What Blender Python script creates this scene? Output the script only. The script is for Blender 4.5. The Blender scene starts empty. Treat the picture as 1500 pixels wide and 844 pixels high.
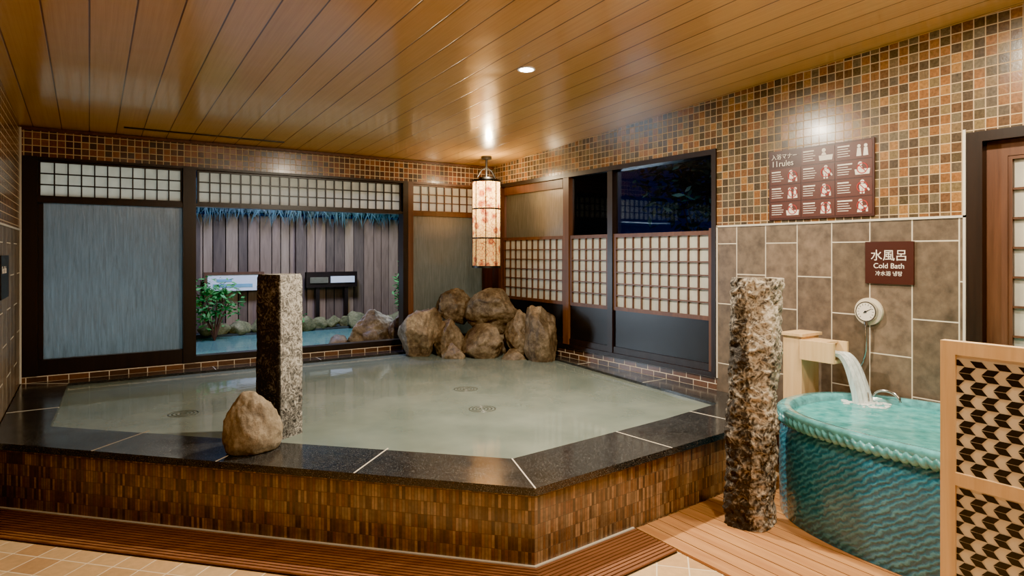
import bpy, bmesh, math, random
from mathutils import Vector, Matrix, noise
random.seed(7)
scene = bpy.context.scene
try:
    scene.view_settings.view_transform = 'AgX'
    scene.view_settings.look = 'AgX - Punchy'
except Exception as e:
    print(e)

def s2l(c):
    return tuple(((x/255)/12.92 if x/255 <= 0.04045 else ((x/255+0.055)/1.055)**2.4) for x in c)+(1.0,)

# ---------------------------------------------------------------- node helpers
class NT:
    def __init__(s, name):
        s.mat = bpy.data.materials.new(name); s.mat.use_nodes = True
        s.nt = s.mat.node_tree; s.nt.nodes.clear()
        s.out = s.nt.nodes.new('ShaderNodeOutputMaterial')
        s.tc = s.nt.nodes.new('ShaderNodeTexCoord')
    def n(s, t, **kw):
        nd = s.nt.nodes.new(t)
        for k, v in kw.items(): setattr(nd, k, v)
        return nd
    def l(s, a, b): s.nt.links.new(a, b)
    def put(s, sock, v):
        if hasattr(v, 'is_output'): s.l(v, sock)
        else: sock.default_value = v
    def math(s, op, a, b=0.0, c=None):
        nd = s.n('ShaderNodeMath', operation=op)
        s.put(nd.inputs[0], a); s.put(nd.inputs[1], b)
        if c is not None: s.put(nd.inputs[2], c)
        return nd.outputs[0]
    def mix(s, f, a, b, mode='MIX'):
        nd = s.n('ShaderNodeMix', data_type='RGBA', blend_type=mode)
        s.put(nd.inputs[0], f); s.put(nd.inputs[6], a); s.put(nd.inputs[7], b)
        return nd.outputs[2]
    def noise(s, scale, detail=4, rough=0.5, vec=None, dist=0.0):
        nd = s.n('ShaderNodeTexNoise')
        nd.inputs['Scale'].default_value = scale; nd.inputs['Detail'].default_value = detail
        nd.inputs['Roughness'].default_value = rough; nd.inputs['Distortion'].default_value = dist
        s.l(vec if vec is not None else s.tc.outputs['Object'], nd.inputs['Vector'])
        return nd.outputs['Fac']
    def mapping(s, src, scale=(1,1,1), rot=(0,0,0)):
        nd = s.n('ShaderNodeMapping'); s.l(src, nd.inputs['Vector'])
        nd.inputs['Scale'].default_value = scale; nd.inputs['Rotation'].default_value = rot
        return nd.outputs[0]
    def ramp(s, fac, stops, const=False):
        nd = s.n('ShaderNodeValToRGB'); cr = nd.color_ramp
        if const: cr.interpolation = 'CONSTANT'
        while len(cr.elements) < len(stops): cr.elements.new(0.5)
        for e, (p, c) in zip(cr.elements, stops):
            e.position = p; e.color = c
        s.l(fac, nd.inputs[0]); return nd.outputs[0]
    def bump(s, h, strength=0.3, dist=0.01):
        nd = s.n('ShaderNodeBump'); nd.inputs['Strength'].default_value = strength
        nd.inputs['Distance'].default_value = dist; s.l(h, nd.inputs['Height'])
        return nd.outputs[0]
    def pbsdf(s, color, rough=0.5, normal=None, **kw):
        b = s.n('ShaderNodeBsdfPrincipled')
        s.put(b.inputs['Base Color'], color); s.put(b.inputs['Roughness'], rough)
        if normal is not None: s.l(normal, b.inputs['Normal'])
        for k, v in kw.items():
            s.put(b.inputs[k.replace('_', ' ')], v)
        return b.outputs[0]
    def fin(s, sh): s.l(sh, s.out.inputs[0]); return s.mat

def plain(name, c, rough=0.5, var=0.15, scale=8, bump=0.05, **kw):
    t = NT(name); f = t.noise(scale, 5)
    d = tuple(x*(1-var) for x in s2l(c)[:3])+(1,)
    b = tuple(min(1, x*(1+var)) for x in s2l(c)[:3])+(1,)
    col = t.ramp(f, [(0.3, d), (0.7, b)])
    return t.fin(t.pbsdf(col, rough, t.bump(f, bump, 0.01), **kw))

def tile_mat(name, w, h, g, cols, grout, offu=0, offv=0, bond=None, rough=0.3, mottle=0.25, bump=0.4, rot=0.0, coat=0.3, mscale=30):
    t = NT(name)
    uv = t.tc.outputs['UV']
    if rot: uv = t.mapping(uv, rot=(0, 0, rot))
    sp = t.n('ShaderNodeSeparateXYZ'); t.l(uv, sp.inputs[0])
    u = t.math('DIVIDE', t.math('ADD', sp.outputs[0], offu), w)
    v = t.math('DIVIDE', t.math('ADD', sp.outputs[1], offv), h)
    if bond == 'row':
        r = t.math('FLOOR', v); u = t.math('ADD', u, t.math('MULTIPLY', r, 0.5))
    if bond == 'col':
        r = t.math('FLOOR', u); v = t.math('ADD', v, t.math('MULTIPLY', t.math('ADD', r, 1.0), 0.5))
    cu = t.math('FLOOR', u); cv = t.math('FLOOR', v)
    fu = t.math('SUBTRACT', u, cu); fv = t.math('SUBTRACT', v, cv)
    du = t.math('MULTIPLY', t.math('MINIMUM', fu, t.math('SUBTRACT', 1.0, fu)), w)
    dv = t.math('MULTIPLY', t.math('MINIMUM', fv, t.math('SUBTRACT', 1.0, fv)), h)
    d = t.math('MINIMUM', du, dv)
    mr = t.n('ShaderNodeMapRange'); t.l(d, mr.inputs[0])
    mr.inputs[1].default_value = g*0.4; mr.inputs[2].default_value = g*0.65
    mask = mr.outputs[0]
    cx = t.n('ShaderNodeCombineXYZ'); t.l(cu, cx.inputs[0]); t.l(cv, cx.inputs[1])
    wn = t.n('ShaderNodeTexWhiteNoise', noise_dimensions='2D'); t.l(cx.outputs[0], wn.inputs['Vector'])
    stops = [(i/len(cols), s2l(c)) for i, c in enumerate(cols)]
    base = t.ramp(wn.outputs['Value'], stops, const=True)
    nz = t.noise(mscale, 5, 0.6)
    gr = t.ramp(nz, [(0.25, (1-mottle*1.6,)*3+(1,)), (0.75, (1+0.0,)*3+(1,))])
    base = t.mix(1.0, base, gr, 'MULTIPLY')
    col = t.mix(mask, s2l(grout), base)
    rg = t.math('MULTIPLY_ADD', mask, rough-0.8, 0.8)
    bh = t.math('ADD', mask, t.math('MULTIPLY', nz, 0.25))
    return t.fin(t.pbsdf(col, rg, t.bump(bh, bump, 0.004), Coat_Weight=coat, Coat_Roughness=0.15))

def wood(name, c1, c2, axis='y', rough=0.4, scale=6, stretch=18):
    t = NT(name)
    sc = {'x': (1/stretch*4, 4, 4), 'y': (4, 4/stretch, 4), 'z': (4, 4, 4/stretch)}[axis]
    vec = t.mapping(t.tc.outputs['Object'], sc)
    f = t.noise(scale, 6, 0.6, vec, 0.6)
    col = t.ramp(f, [(0.3, s2l(c1)), (0.7, s2l(c2))])
    return t.fin(t.pbsdf(col, rough, t.bump(f, 0.12, 0.005)))

def stone(name, cols, rough=0.75, s1=5, s2=40, bumpd=0.02, **kw):
    t = NT(name)
    f1 = t.noise(s1, 8, 0.65); f2 = t.noise(s2, 6, 0.7)
    m = t.math('ADD', t.math('MULTIPLY', f1, 0.6), t.math('MULTIPLY', f2, 0.4))
    n = len(cols)
    col = t.ramp(m, [(0.34+0.32*i/(n-1), s2l(c)) for i, c in enumerate(cols)])
    return t.fin(t.pbsdf(col, rough, t.bump(m, 0.8, bumpd), **kw))

# ---------------------------------------------------------------- materials
MOS = [(124,88,58),(156,106,60),(88,74,58),(116,104,82),(132,112,76),(104,78,54),(142,98,58),(100,88,72),(128,106,76),(170,124,72),(92,78,56)]
m_mosaic = tile_mat('mosaic_brown', 0.058, 0.058, 0.0052, MOS, (190,162,120), bump=0.5, rough=0.25, mottle=0.4, mscale=60)
m_mosaic2 = tile_mat('mosaic_reddish', 0.058, 0.058, 0.006, [(112,66,44),(132,80,50),(84,56,44),(100,72,54),(146,94,58),(76,58,48)], (206,182,142), bump=0.5, rough=0.25, mottle=0.3, mscale=60, offv=0.02)
m_big = tile_mat('large_taupe_tile', 0.255, 0.48, 0.007, [(132,114,94),(120,103,84),(140,120,100),(126,108,90)], (222,210,186), offu=1.639, offv=-1.09, bond='col', rough=0.4, mottle=0.42, mscale=14, coat=0.1)
m_strip = tile_mat('thin_strip_mosaic', 0.0165, 0.066, 0.0026, [(134,98,66),(152,112,74),(106,78,56),(122,96,70),(144,116,82),(88,70,54),(130,88,58),(172,134,92)], (96,76,56), rough=0.28, mottle=0.3, mscale=40)
m_kick = tile_mat('kick_tile', 0.15, 0.05, 0.006, [(90,64,48),(108,74,52),(78,58,46)], (220,205,180), bond='row', rough=0.3, offv=-0.385)
m_floor = tile_mat('floor_tile', 0.15, 0.15, 0.006, [(214,172,120),(222,182,130),(204,160,108),(226,190,140)], (240,222,188), rough=0.45, mottle=0.15, rot=math.radians(46.5), coat=0.05)
t = NT('ceiling_planks')
sp = t.n('ShaderNodeSeparateXYZ'); t.l(t.tc.outputs['UV'], sp.inputs[0])
u = t.math('DIVIDE', sp.outputs[0], 0.2); cu = t.math('FLOOR', u); fu = t.math('SUBTRACT', u, cu)
d = t.math('MINIMUM', fu, t.math('SUBTRACT', 1.0, fu))
mr = t.n('ShaderNodeMapRange'); t.l(d, mr.inputs[0]); mr.inputs[1].default_value = 0.012; mr.inputs[2].default_value = 0.03
vec = t.mapping(t.tc.outputs['UV'], (60, 1.3, 1)); f = t.noise(1.0, 6, 0.6, vec, 0.3)
base = t.ramp(f, [(0.3, s2l((200,150,80))), (0.7, s2l((222,174,102)))])
wn = t.n('ShaderNodeTexWhiteNoise', noise_dimensions='1D'); t.l(cu, wn.inputs['W'])
base = t.mix(0.2, base, t.ramp(wn.outputs['Value'], [(0, s2l((190,138,70))), (1, s2l((230,184,112)))]))
col = t.mix(mr.outputs[0], s2l((100,64,30)), base)
big = t.noise(1.1, 3, 0.5)
h = t.math('ADD', t.math('MULTIPLY', mr.outputs[0], 0.5), t.math('ADD', t.math('MULTIPLY', f, 0.12), t.math('MULTIPLY', big, 4.0)))
m_ceil = t.fin(t.pbsdf(col, 0.30, t.bump(h, 0.45, 0.014), Coat_Weight=0.8, Coat_Roughness=0.15))

t = NT('black_granite')
f = t.noise(220, 3, 0.7); f2 = t.noise(6, 4)
col = t.ramp(f, [(0.44, s2l((22,23,25))), (0.6, s2l((60,60,60))), (0.74, s2l((150,148,142)))])
m_granite = t.fin(t.pbsdf(col, t.ramp(f2, [(0.3, (0.1,)*3+(1,)), (0.7, (0.24,)*3+(1,))]), t.bump(f2, 0.05, 0.01)))

t = NT('milky_bath_water')
f = t.noise(2.2, 3, 0.5); f2 = t.noise(7, 3, 0.5, None, 0.6)
hh = t.math('ADD', f, t.math('MULTIPLY', f2, 0.35))
col = t.ramp(f, [(0.3, s2l((124,136,128))), (0.7, s2l((152,162,152)))])
pb = t.pbsdf(col, 0.05, t.bump(hh, 0.10, 0.02), IOR=1.55)
tr = t.n('ShaderNodeBsdfTransparent'); tr.inputs[0].default_value = s2l((190,215,205))
mx = t.n('ShaderNodeMixShader'); mx.inputs[0].default_value = 0.70
t.l(tr.outputs[0], mx.inputs[1]); t.l(pb, mx.inputs[2]); m_water = t.fin(mx.outputs[0])
m_basin = tile_mat('basin_tile', 0.3, 0.3, 0.008, [(130,150,140),(140,158,148)], (160,172,160), rough=0.4)
m_grille = plain('grille_stone', (62,66,58), 0.4)

t = NT('teal_cold_water'); f = t.noise(14, 3, 0.5)
m_cold = t.fin(t.pbsdf(t.ramp(f, [(0.3, s2l((46,146,150))), (0.75, s2l((104,196,196)))]), 0.06, t.bump(f, 0.35, 0.02), IOR=1.33))
t = NT('outdoor_water'); f = t.noise(6, 3, 0.5)
m_owater = t.fin(t.pbsdf(s2l((96,140,134)), 0.08, t.bump(f, 0.2, 0.02), IOR=1.33))
m_frame = wood('dark_window_frame', (24,16,13), (38,26,20), 'z', 0.35)
m_brown = wood('brown_wood', (74,46,32), (104,68,46), 'z', 0.4)
m_hinoki = wood('hinoki_wood', (216,178,124), (234,202,152), 'z', 0.5)
m_deck = wood('deck_wood', (166,112,64), (202,150,94), 'y', 0.5)
m_grate = wood('grating_wood', (118,74,46), (148,98,62), 'x', 0.45)
m_dark = plain('dark_recess', (20,15,12), 0.3)
m_joint = plain('light_joint', (210,203,186), 0.6, 0.05)
m_fences = [wood('fence_wood_%d' % i, a, c, 'z', 0.8, 5, 8) for i, (a, c) in enumerate([((118,94,72),(150,122,98)),((82,66,52),(112,92,74)),((134,110,86),(166,138,110))])]
m_white = plain('white_board', (225,228,230), 0.5, 0.03)
m_ground = stone('garden_ground', [(40,44,40),(70,74,66)], 0.9)
m_rock = stone('garden_rock', [(44,34,26),(88,72,54),(128,110,86),(176,158,130)], 0.5, 5, 30, 0.025)
m_rock_grey = stone('grey_rock', [(84,74,60),(134,120,98),(170,156,132)], 0.7, 6, 45, 0.015)
m_rock_g = stone('mossy_rock', [(70,72,44),(120,116,76),(160,150,110)], 0.8)
m_leaf = plain('leaf_green', (84,156,80), 0.5, 0.4, 3)
m_leafd = plain('leaf_dark', (30,60,60), 0.5, 0.4, 3)
m_thatch = plain('thatch_reed', (62,96,96), 0.7, 0.4, 3)
m_print = plain('print_blue', (120,170,190), 0.6)
m_metal = plain('chrome_metal', (190,190,188), 0.18, 0.05, Metallic=1.0)
m_black = plain('black_paint', (14,13,13), 0.45, 0.1)
m_cream = plain('cream_paint', (222,210,184), 0.5, 0.03)
m_signb = plain('sign_brown', (62,28,22), 0.35, 0.05)
m_signc = plain('sign_panel_brown', (86,44,34), 0.35, 0.05)
m_signw = plain('sign_white', (236,228,214), 0.5, 0.02)
m_red = plain('sign_red', (170,36,30), 0.5, 0.03)

def pillar_mat(name, lo, hi, a, b, s1=9, sv=45, shade_side=None):
    t = NT(name)
    f1 = t.noise(s1, 8, 0.7); vo = t.n('ShaderNodeTexVoronoi'); vo.inputs['Scale'].default_value = sv
    nv = t.n('ShaderNodeMix', data_type='VECTOR'); nv.inputs[0].default_value = 0.15
    t.l(t.tc.outputs['Object'], nv.inputs[4]); nn = t.n('ShaderNodeTexNoise'); nn.inputs['Scale'].default_value = 12
    t.l(t.tc.outputs['Object'], nn.inputs['Vector']); t.l(nn.outputs['Color'], nv.inputs[5])
    t.l(nv.outputs[1], vo.inputs['Vector'])
    f2 = t.noise(70, 5, 0.75); f4 = t.noise(3.0, 4, 0.6)
    m = t.math('ADD', t.math('MULTIPLY', f1, 0.45), t.math('ADD', t.math('MULTIPLY', f2, 0.35), t.math('MULTIPLY', vo.outputs['Distance'], 0.25)))
    sp = t.n('ShaderNodeSeparateXYZ'); t.l(t.tc.outputs['Object'], sp.inputs[0])
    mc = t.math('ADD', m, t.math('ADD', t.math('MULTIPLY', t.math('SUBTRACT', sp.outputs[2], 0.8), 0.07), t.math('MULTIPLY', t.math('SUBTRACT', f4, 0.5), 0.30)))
    if shade_side is not None:   # shade on the side away from the light, painted into the stone colour
        mc = t.math('SUBTRACT', mc, t.math('MULTIPLY', t.math('GREATER_THAN', t.math('ADD', t.math('MULTIPLY', sp.outputs[0], shade_side[0]), t.math('MULTIPLY', sp.outputs[1], shade_side[1])), shade_side[2]), shade_side[3]))
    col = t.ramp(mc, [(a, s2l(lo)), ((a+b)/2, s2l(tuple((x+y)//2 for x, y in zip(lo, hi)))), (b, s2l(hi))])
    return t.fin(t.pbsdf(col, 0.7, t.bump(m, 0.9, 0.02)))
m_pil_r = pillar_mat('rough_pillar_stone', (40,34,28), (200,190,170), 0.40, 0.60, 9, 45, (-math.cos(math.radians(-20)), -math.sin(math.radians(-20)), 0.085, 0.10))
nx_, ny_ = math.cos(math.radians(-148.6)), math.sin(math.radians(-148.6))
m_pil_l = pillar_mat('shaded_pillar_stone', (36,34,31), (196,192,182), 0.38, 0.64, 14, 60, (nx_, ny_, 0.086, 0.17))  # left face carries painted shade, same stone all round

def translucent(name, c, tf, rough, streak=False, gl=0.12, lof=0.8):
    t = NT(name)
    if streak:
        vec = t.mapping(t.tc.outputs['UV'], (60, 4.0, 1)); f = t.noise(1.0, 6, 0.7, vec, 0.6)
    else:
        f = t.noise(12, 4)
    lo = tuple(x*(lof if streak else 0.9) for x in s2l(c)[:3])+(1,)
    col = t.ramp(f, [(0.35, lo), (0.65, s2l(c))])
    nrm = t.bump(f, 0.3, 0.01)
    d = t.n('ShaderNodeBsdfDiffuse'); t.l(col, d.inputs[0])
    tr = t.n('ShaderNodeBsdfTranslucent'); t.l(col, tr.inputs[0])
    m1 = t.n('ShaderNodeMixShader'); m1.inputs[0].default_value = tf; t.l(d.outputs[0], m1.inputs[1]); t.l(tr.outputs[0], m1.inputs[2])
    g = t.n('ShaderNodeBsdfGlossy'); g.inputs['Roughness'].default_value = rough; t.l(nrm, g.inputs['Normal'])
    m2 = t.n('ShaderNodeMixShader'); m2.inputs[0].default_value = gl; t.l(m1.outputs[0], m2.inputs[1]); t.l(g.outputs[0], m2.inputs[2])
    return t.fin(m2.outputs[0])
m_frost = translucent('frosted_glass', (146,158,160), 0.72, 0.2, True, 0.14, 0.62)
m_frost2 = translucent('frosted_glass_warm', (156,156,144), 0.72, 0.22, True, 0.14, 0.65)
m_paper = translucent('shoji_paper', (236,234,220), 0.5, 0.4, False, 0.05)
t = NT('window_glass')
fr = t.n('ShaderNodeFresnel'); fr.inputs[0].default_value = 1.35
tr = t.n('ShaderNodeBsdfTransparent'); g = t.n('ShaderNodeBsdfGlossy'); g.inputs['Roughness'].default_value = 0.03
f = t.noise(3, 2); tr.inputs[0].default_value = (0.85, 0.9, 0.95, 1); t.l(t.bump(f, 0.02, 0.01), g.inputs['Normal'])
mx = t.n('ShaderNodeMixShader'); t.l(fr.outputs[0], mx.inputs[0]); t.l(tr.outputs[0], mx.inputs[1]); t.l(g.outputs[0], mx.inputs[2])
m_glass = t.fin(mx.outputs[0])

t = NT('teal_ceramic_glaze')
wv = t.n('ShaderNodeTexWave', wave_type='BANDS', bands_direction='Z')
t.l(t.mapping(t.tc.outputs['Object'], (1, 1, 1), (math.radians(35), 0, 0)), wv.inputs['Vector'])
wv.inputs['Scale'].default_value = 11.0; wv.inputs['Distortion'].default_value = 5.0; wv.inputs['Detail'].default_value = 3.0; wv.inputs['Detail Scale'].default_value = 2.2
f0 = t.noise(26, 4, 0.6); f3 = t.noise(3, 4)
f = t.math('ADD', t.math('MULTIPLY', wv.outputs['Fac'], 0.36), t.math('MULTIPLY', f0, 0.64))
col = t.ramp(f, [(0.3, s2l((18,82,106))), (0.5, s2l((32,112,138))), (0.72, s2l((78,158,178)))])
col = t.mix(t.math('MULTIPLY', f3, 0.7), col, s2l((28,104,134)))
m_teal = t.fin(t.pbsdf(col, 0.22, t.bump(f, 0.6, 0.012), Coat_Weight=0.6))
m_tealrim = plain('teal_rim_glaze', (84,162,168), 0.2, 0.4, 20, Coat_Weight=0.6)

t = NT('lantern_paper')
vo = t.n('ShaderNodeTexVoronoi'); vo.inputs['Scale'].default_value = 9; t.l(t.tc.outputs['Object'], vo.inputs['Vector'])
w2 = t.n('ShaderNodeTexVoronoi', feature='DISTANCE_TO_EDGE'); w2.inputs['Scale'].default_value = 26; t.l(t.tc.outputs['Object'], w2.inputs['Vector'])
fl = t.ramp(vo.outputs['Distance'], [(0.0, s2l((240,150,50))), (0.2, s2l((170,80,44))), (0.34, s2l((214,140,80))), (0.44, s2l((255,196,110))), (1.0, s2l((255,186,100)))])
ed = t.ramp(w2.outputs['Distance'], [(0.0, s2l((150,84,50))), (0.08, (1,1,1,1))])
colr = t.mix(1.0, fl, ed, 'MULTIPLY')
spz = t.n('ShaderNodeSeparateXYZ'); t.l(t.tc.outputs['Object'], spz.inputs[0])
est = t.n('ShaderNodeMapRange'); t.l(spz.outputs[2], est.inputs[0]); est.inputs[1].default_value = 0.3; est.inputs[2].default_value = 0.95
est.inputs[3].default_value = 1.2; est.inputs[4].default_value = 16.0
m_lant = t.fin(t.pbsdf(colr, 0.6, None, Emission_Color=colr, Emission_Strength=est.outputs[0]))
t = NT('lamp_glow'); m_bulb = t.fin(t.pbsdf((1,1,1,1), 0.4, None, Emission_Color=(1,0.95,0.85,1), Emission_Strength=90.0))
t = NT('falling_water'); vec = t.mapping(t.tc.outputs['Object'], (60, 60, 5)); f = t.noise(1, 4, 0.6, vec)
tr = t.n('ShaderNodeBsdfTransparent'); pb = t.pbsdf(s2l((240,250,250)), 0.15, t.bump(f, 0.5, 0.01))
mx = t.n('ShaderNodeMixShader'); t.l(t.ramp(f, [(0.3, (0.55,)*3+(1,)), (0.6, (0.97,)*3+(1,))]), mx.inputs[0])
t.l(tr.outputs[0], mx.inputs[1]); t.l(pb, mx.inputs[2]); m_stream = t.fin(mx.outputs[0])

# ---------------------------------------------------------------- mesh builder
class MB:
    def __init__(s, name): s.name = name; s.v = []; s.f = []; s.fm = []; s.fs = []; s.mats = []
    def add(s, vs, fs, mat, smooth=False):
        if mat not in s.mats: s.mats.append(mat)
        o = len(s.v); s.v += [Vector(p) for p in vs]
        for f in fs: s.f.append([i+o for i in f]); s.fm.append(s.mats.index(mat)); s.fs.append(smooth)
    def box(s, x0, x1, y0, y1, z0, z1, mat, M=None):
        if x0 > x1: x0, x1 = x1, x0
        if y0 > y1: y0, y1 = y1, y0
        if z0 > z1: z0, z1 = z1, z0
        vs = [Vector(p) for p in [(x0,y0,z0),(x1,y0,z0),(x1,y1,z0),(x0,y1,z0),(x0,y0,z1),(x1,y0,z1),(x1,y1,z1),(x0,y1,z1)]]
        if M: vs = [M @ p for p in vs]
        s.add(vs, [(0,3,2,1),(4,5,6,7),(0,1,5,4),(1,2,6,5),(2,3,7,6),(3,0,4,7)], mat)
    def prism(s, poly, z0, z1, mat, M=None):
        n = len(poly)
        vs = [Vector((p[0], p[1], z0)) for p in poly]+[Vector((p[0], p[1], z1)) for p in poly]
        if M: vs = [M @ p for p in vs]
        fs = [tuple(range(n-1, -1, -1)), tuple(range(n, 2*n))]+[(i, (i+1) % n, n+(i+1) % n, n+i) for i in range(n)]
        s.add(vs, fs, mat)
    def tube(s, pts, r, mat, n=12, caps=True):
        pts = [Vector(p) for p in pts]; rs = r if isinstance(r, (list, tuple)) else [r]*len(pts)
        vs = []; fs = []
        for i, p in enumerate(pts):
            d = (pts[min(i+1, len(pts)-1)]-pts[max(i-1, 0)]).normalized()
            up = Vector((0,0,1)) if abs(d.z) < 0.95 else Vector((1,0,0))
            a = d.cross(up).normalized(); b = d.cross(a).normalized()
            for k in range(n):
                th = 2*math.pi*k/n; vs.append(p+(a*math.cos(th)+b*math.sin(th))*rs[i])
        for i in range(len(pts)-1):
            for k in range(n):
                fs.append((i*n+k, i*n+(k+1) % n, (i+1)*n+(k+1) % n, (i+1)*n+k))
        s.add(vs, fs, mat, True)
        if caps:
            s.add(vs[:n], [tuple(range(n))], mat); s.add(vs[-n:], [tuple(range(n-1, -1, -1))], mat)
    def rock(s, c, r, seed, mat, sub=4, cuts=9, rough=0.07, rz=0.0, dmin=0.62, dmax=0.86):
        rnd = random.Random(seed)
        bm = bmesh.new(); bmesh.ops.create_icosphere(bm, subdivisions=sub, radius=1.0)
        planes = []
        for _ in range(cuts):
            n = Vector((rnd.uniform(-1,1), rnd.uniform(-1,1), rnd.uniform(-0.7,1))).normalized()
            planes.append((n, rnd.uniform(dmin, dmax)))
        bm.verts.ensure_lookup_table(); vs = []
        for v in bm.verts:
            p = v.co.copy()
            for n, d in planes:
                k = p.dot(n)
                if k > d: p = p - n*(k-d)*0.92
            q = p*1.6+Vector((seed*3.1, seed*1.7, seed))
            p += p.normalized()*(noise.noise(q)*rough*2.2+noise.noise(q*3.3)*rough*0.9+noise.noise(q*8)*rough*0.45+noise.noise(q*17)*rough*0.2)
            p = Vector((p.x*r[0], p.y*r[1], p.z*r[2])); p.rotate(Matrix.Rotation(rz, 3, 'Z'))
            vs.append(p+Vector(c))
        fs = [[v.index for v in f.verts] for f in bm.faces]; bm.free()
        s.add(vs, fs, mat, True)
    def done(s, parent=None, bevel=0.0):
        me = bpy.data.meshes.new(s.name)
        me.from_pydata([tuple(p) for p in s.v], [], s.f)
        for m in s.mats: me.materials.append(m)
        for i, p in enumerate(me.polygons): p.material_index = s.fm[i]; p.use_smooth = s.fs[i]
        me.update()
        uv = me.uv_layers.new(name='UVMap')
        for p in me.polygons:
            n = p.normal
            for li in p.loop_indices:
                co = me.vertices[me.loops[li].vertex_index].co
                if abs(n.z) > 0.7: uv.data[li].uv = (co.x, co.y)
                else:
                    t = Vector((-n.y, n.x)).normalized(); uv.data[li].uv = (co.x*t.x+co.y*t.y, co.z)
        xs = [p.x for p in s.v]; ys = [p.y for p in s.v]; zs = [p.z for p in s.v]
        c = Vector(((min(xs)+max(xs))/2, (min(ys)+max(ys))/2, min(zs)))
        me.transform(Matrix.Translation(-c))
        ob = bpy.data.objects.new(s.name, me); ob.location = c
        scene.collection.objects.link(ob)
        if bevel > 0:
            b = ob.modifiers.new('bevel', 'BEVEL'); b.width = bevel; b.segments = 2; b.limit_method = 'ANGLE'
        if parent:
            bpy.context.view_layer.update(); ob.parent = parent; ob.matrix_parent_inverse = parent.matrix_world.inverted()
        return ob

XR, YB, XL, YF = 4.228, 6.785, -0.49, -2.0
def zc(y): return 2.575+0.051*(YB-y)

# ---------------------------------------------------------------- room shell
b = MB('floor'); b.box(XL-0.2, XR+0.2, YF-0.2, YB+0.2, -0.12, -0.012, m_floor); b.done()
b = MB('ceiling')
y0, y1 = YF-0.2, YB+0.25
b.add([(XL-0.2,y0,zc(y0)),(XR+0.2,y0,zc(y0)),(XR+0.2,y1,zc(y1)),(XL-0.2,y1,zc(y1)),
       (XL-0.2,y0,zc(y0)+0.12),(XR+0.2,y0,zc(y0)+0.12),(XR+0.2,y1,zc(y1)+0.12),(XL-0.2,y1,zc(y1)+0.12)],
      [(0,3,2,1),(4,5,6,7),(0,1,5,4),(1,2,6,5),(2,3,7,6),(3,0,4,7)], m_ceil)
b.done()

def side_wall(b, x0, x1, y0, y1, z0, mat, z1=None):
    a = zc(y0)+0.02; c = zc(y1)+0.02
    b.add([(x0,y0,z0),(x1,y0,z0),(x1,y1,z0),(x0,y1,z0),(x0,y0,a),(x1,y0,a),(x1,y1,c),(x0,y1,c)],
          [(0,3,2,1),(4,5,6,7),(0,1,5,4),(1,2,6,5),(2,3,7,6),(3,0,4,7)], mat)
WY0, WY1, WZ0, WZ1 = 3.359, 6.66, 0.487, 2.342
DY0, DY1, DZ = 0.55, 1.604, 2.192
b = MB('wall_right')
side_wall(b, XR, XR+0.2, WY0, YB+0.2, WZ1, m_mosaic)
b.box(XR, XR+0.2, WY0, YB+0.2, 0.0, 0.385, m_big); b.box(XR, XR+0.2, WY0, YB+0.2, 0.385, WZ0, m_kick)
b.box(XR, XR+0.2, WY1, YB+0.2, WZ0, WZ1, m_brown)
side_wall(b, XR, XR+0.2, DY1, WY0, 1.71, m_mosaic); b.box(XR, XR+0.2, DY1, WY0, 0, 1.71, m_big)
side_wall(b, XR, XR+0.2, DY0, DY1, DZ, m_mosaic)
side_wall(b, XR, XR+0.2, YF, DY0, 1.71, m_mosaic); b.box(XR, XR+0.2, YF, DY0, 0, 1.71, m_big)
b.done()
b = MB('wall_left')
side_wall(b, XL-0.2, XL, YF, YB+0.2, 1.69, m_mosaic2); b.box(XL-0.2, XL, YF, YB+0.2, 0, 1.69, m_big); b.done()
b = MB('wall_back')
b.box(XL, XR, YB, YB+0.2, 2.325, 2.62, m_mosaic2)
b.box(XL, XR, YB, YB+0.2, 0.0, 0.385, m_big); b.box(XL, XR, YB, YB+0.2, 0.385, 0.44, m_kick); b.done()
b = MB('wall_front'); b.box(XL-0.2, XR+0.2, YF-0.2, YF, 0, 3.1, m_big); b.done()
b = MB('trim_1')
b.box(XR-0.008, XR, DY1+0.0, WY0, 1.703, 1.717, m_joint)
b.box(XR-0.008, XR, DY1, DY1+0.014, 0.0, DZ+0.02, m_joint)
b.box(XR-0.008, XR, WY0-0.012, WY0, WZ0, 1.71, m_joint)
b.box(XL, XL+0.008, YF, YB, 1.683, 1.697, m_joint); b.done()
b = MB('trim_2')
b.box(XL, XR, YB-0.02, YB, 2.545, 2.572, m_brown)
b.box(XL, XL+0.012, YB-0.03, YB, 0.39, 2.56, m_joint); b.done()
b = MB('ceiling_air_vent'); b.box(0.25, 1.6, 6.45, 6.49, zc(6.49)-0.006, zc(6.45)+0.0, m_dark)
b.done()

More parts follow.
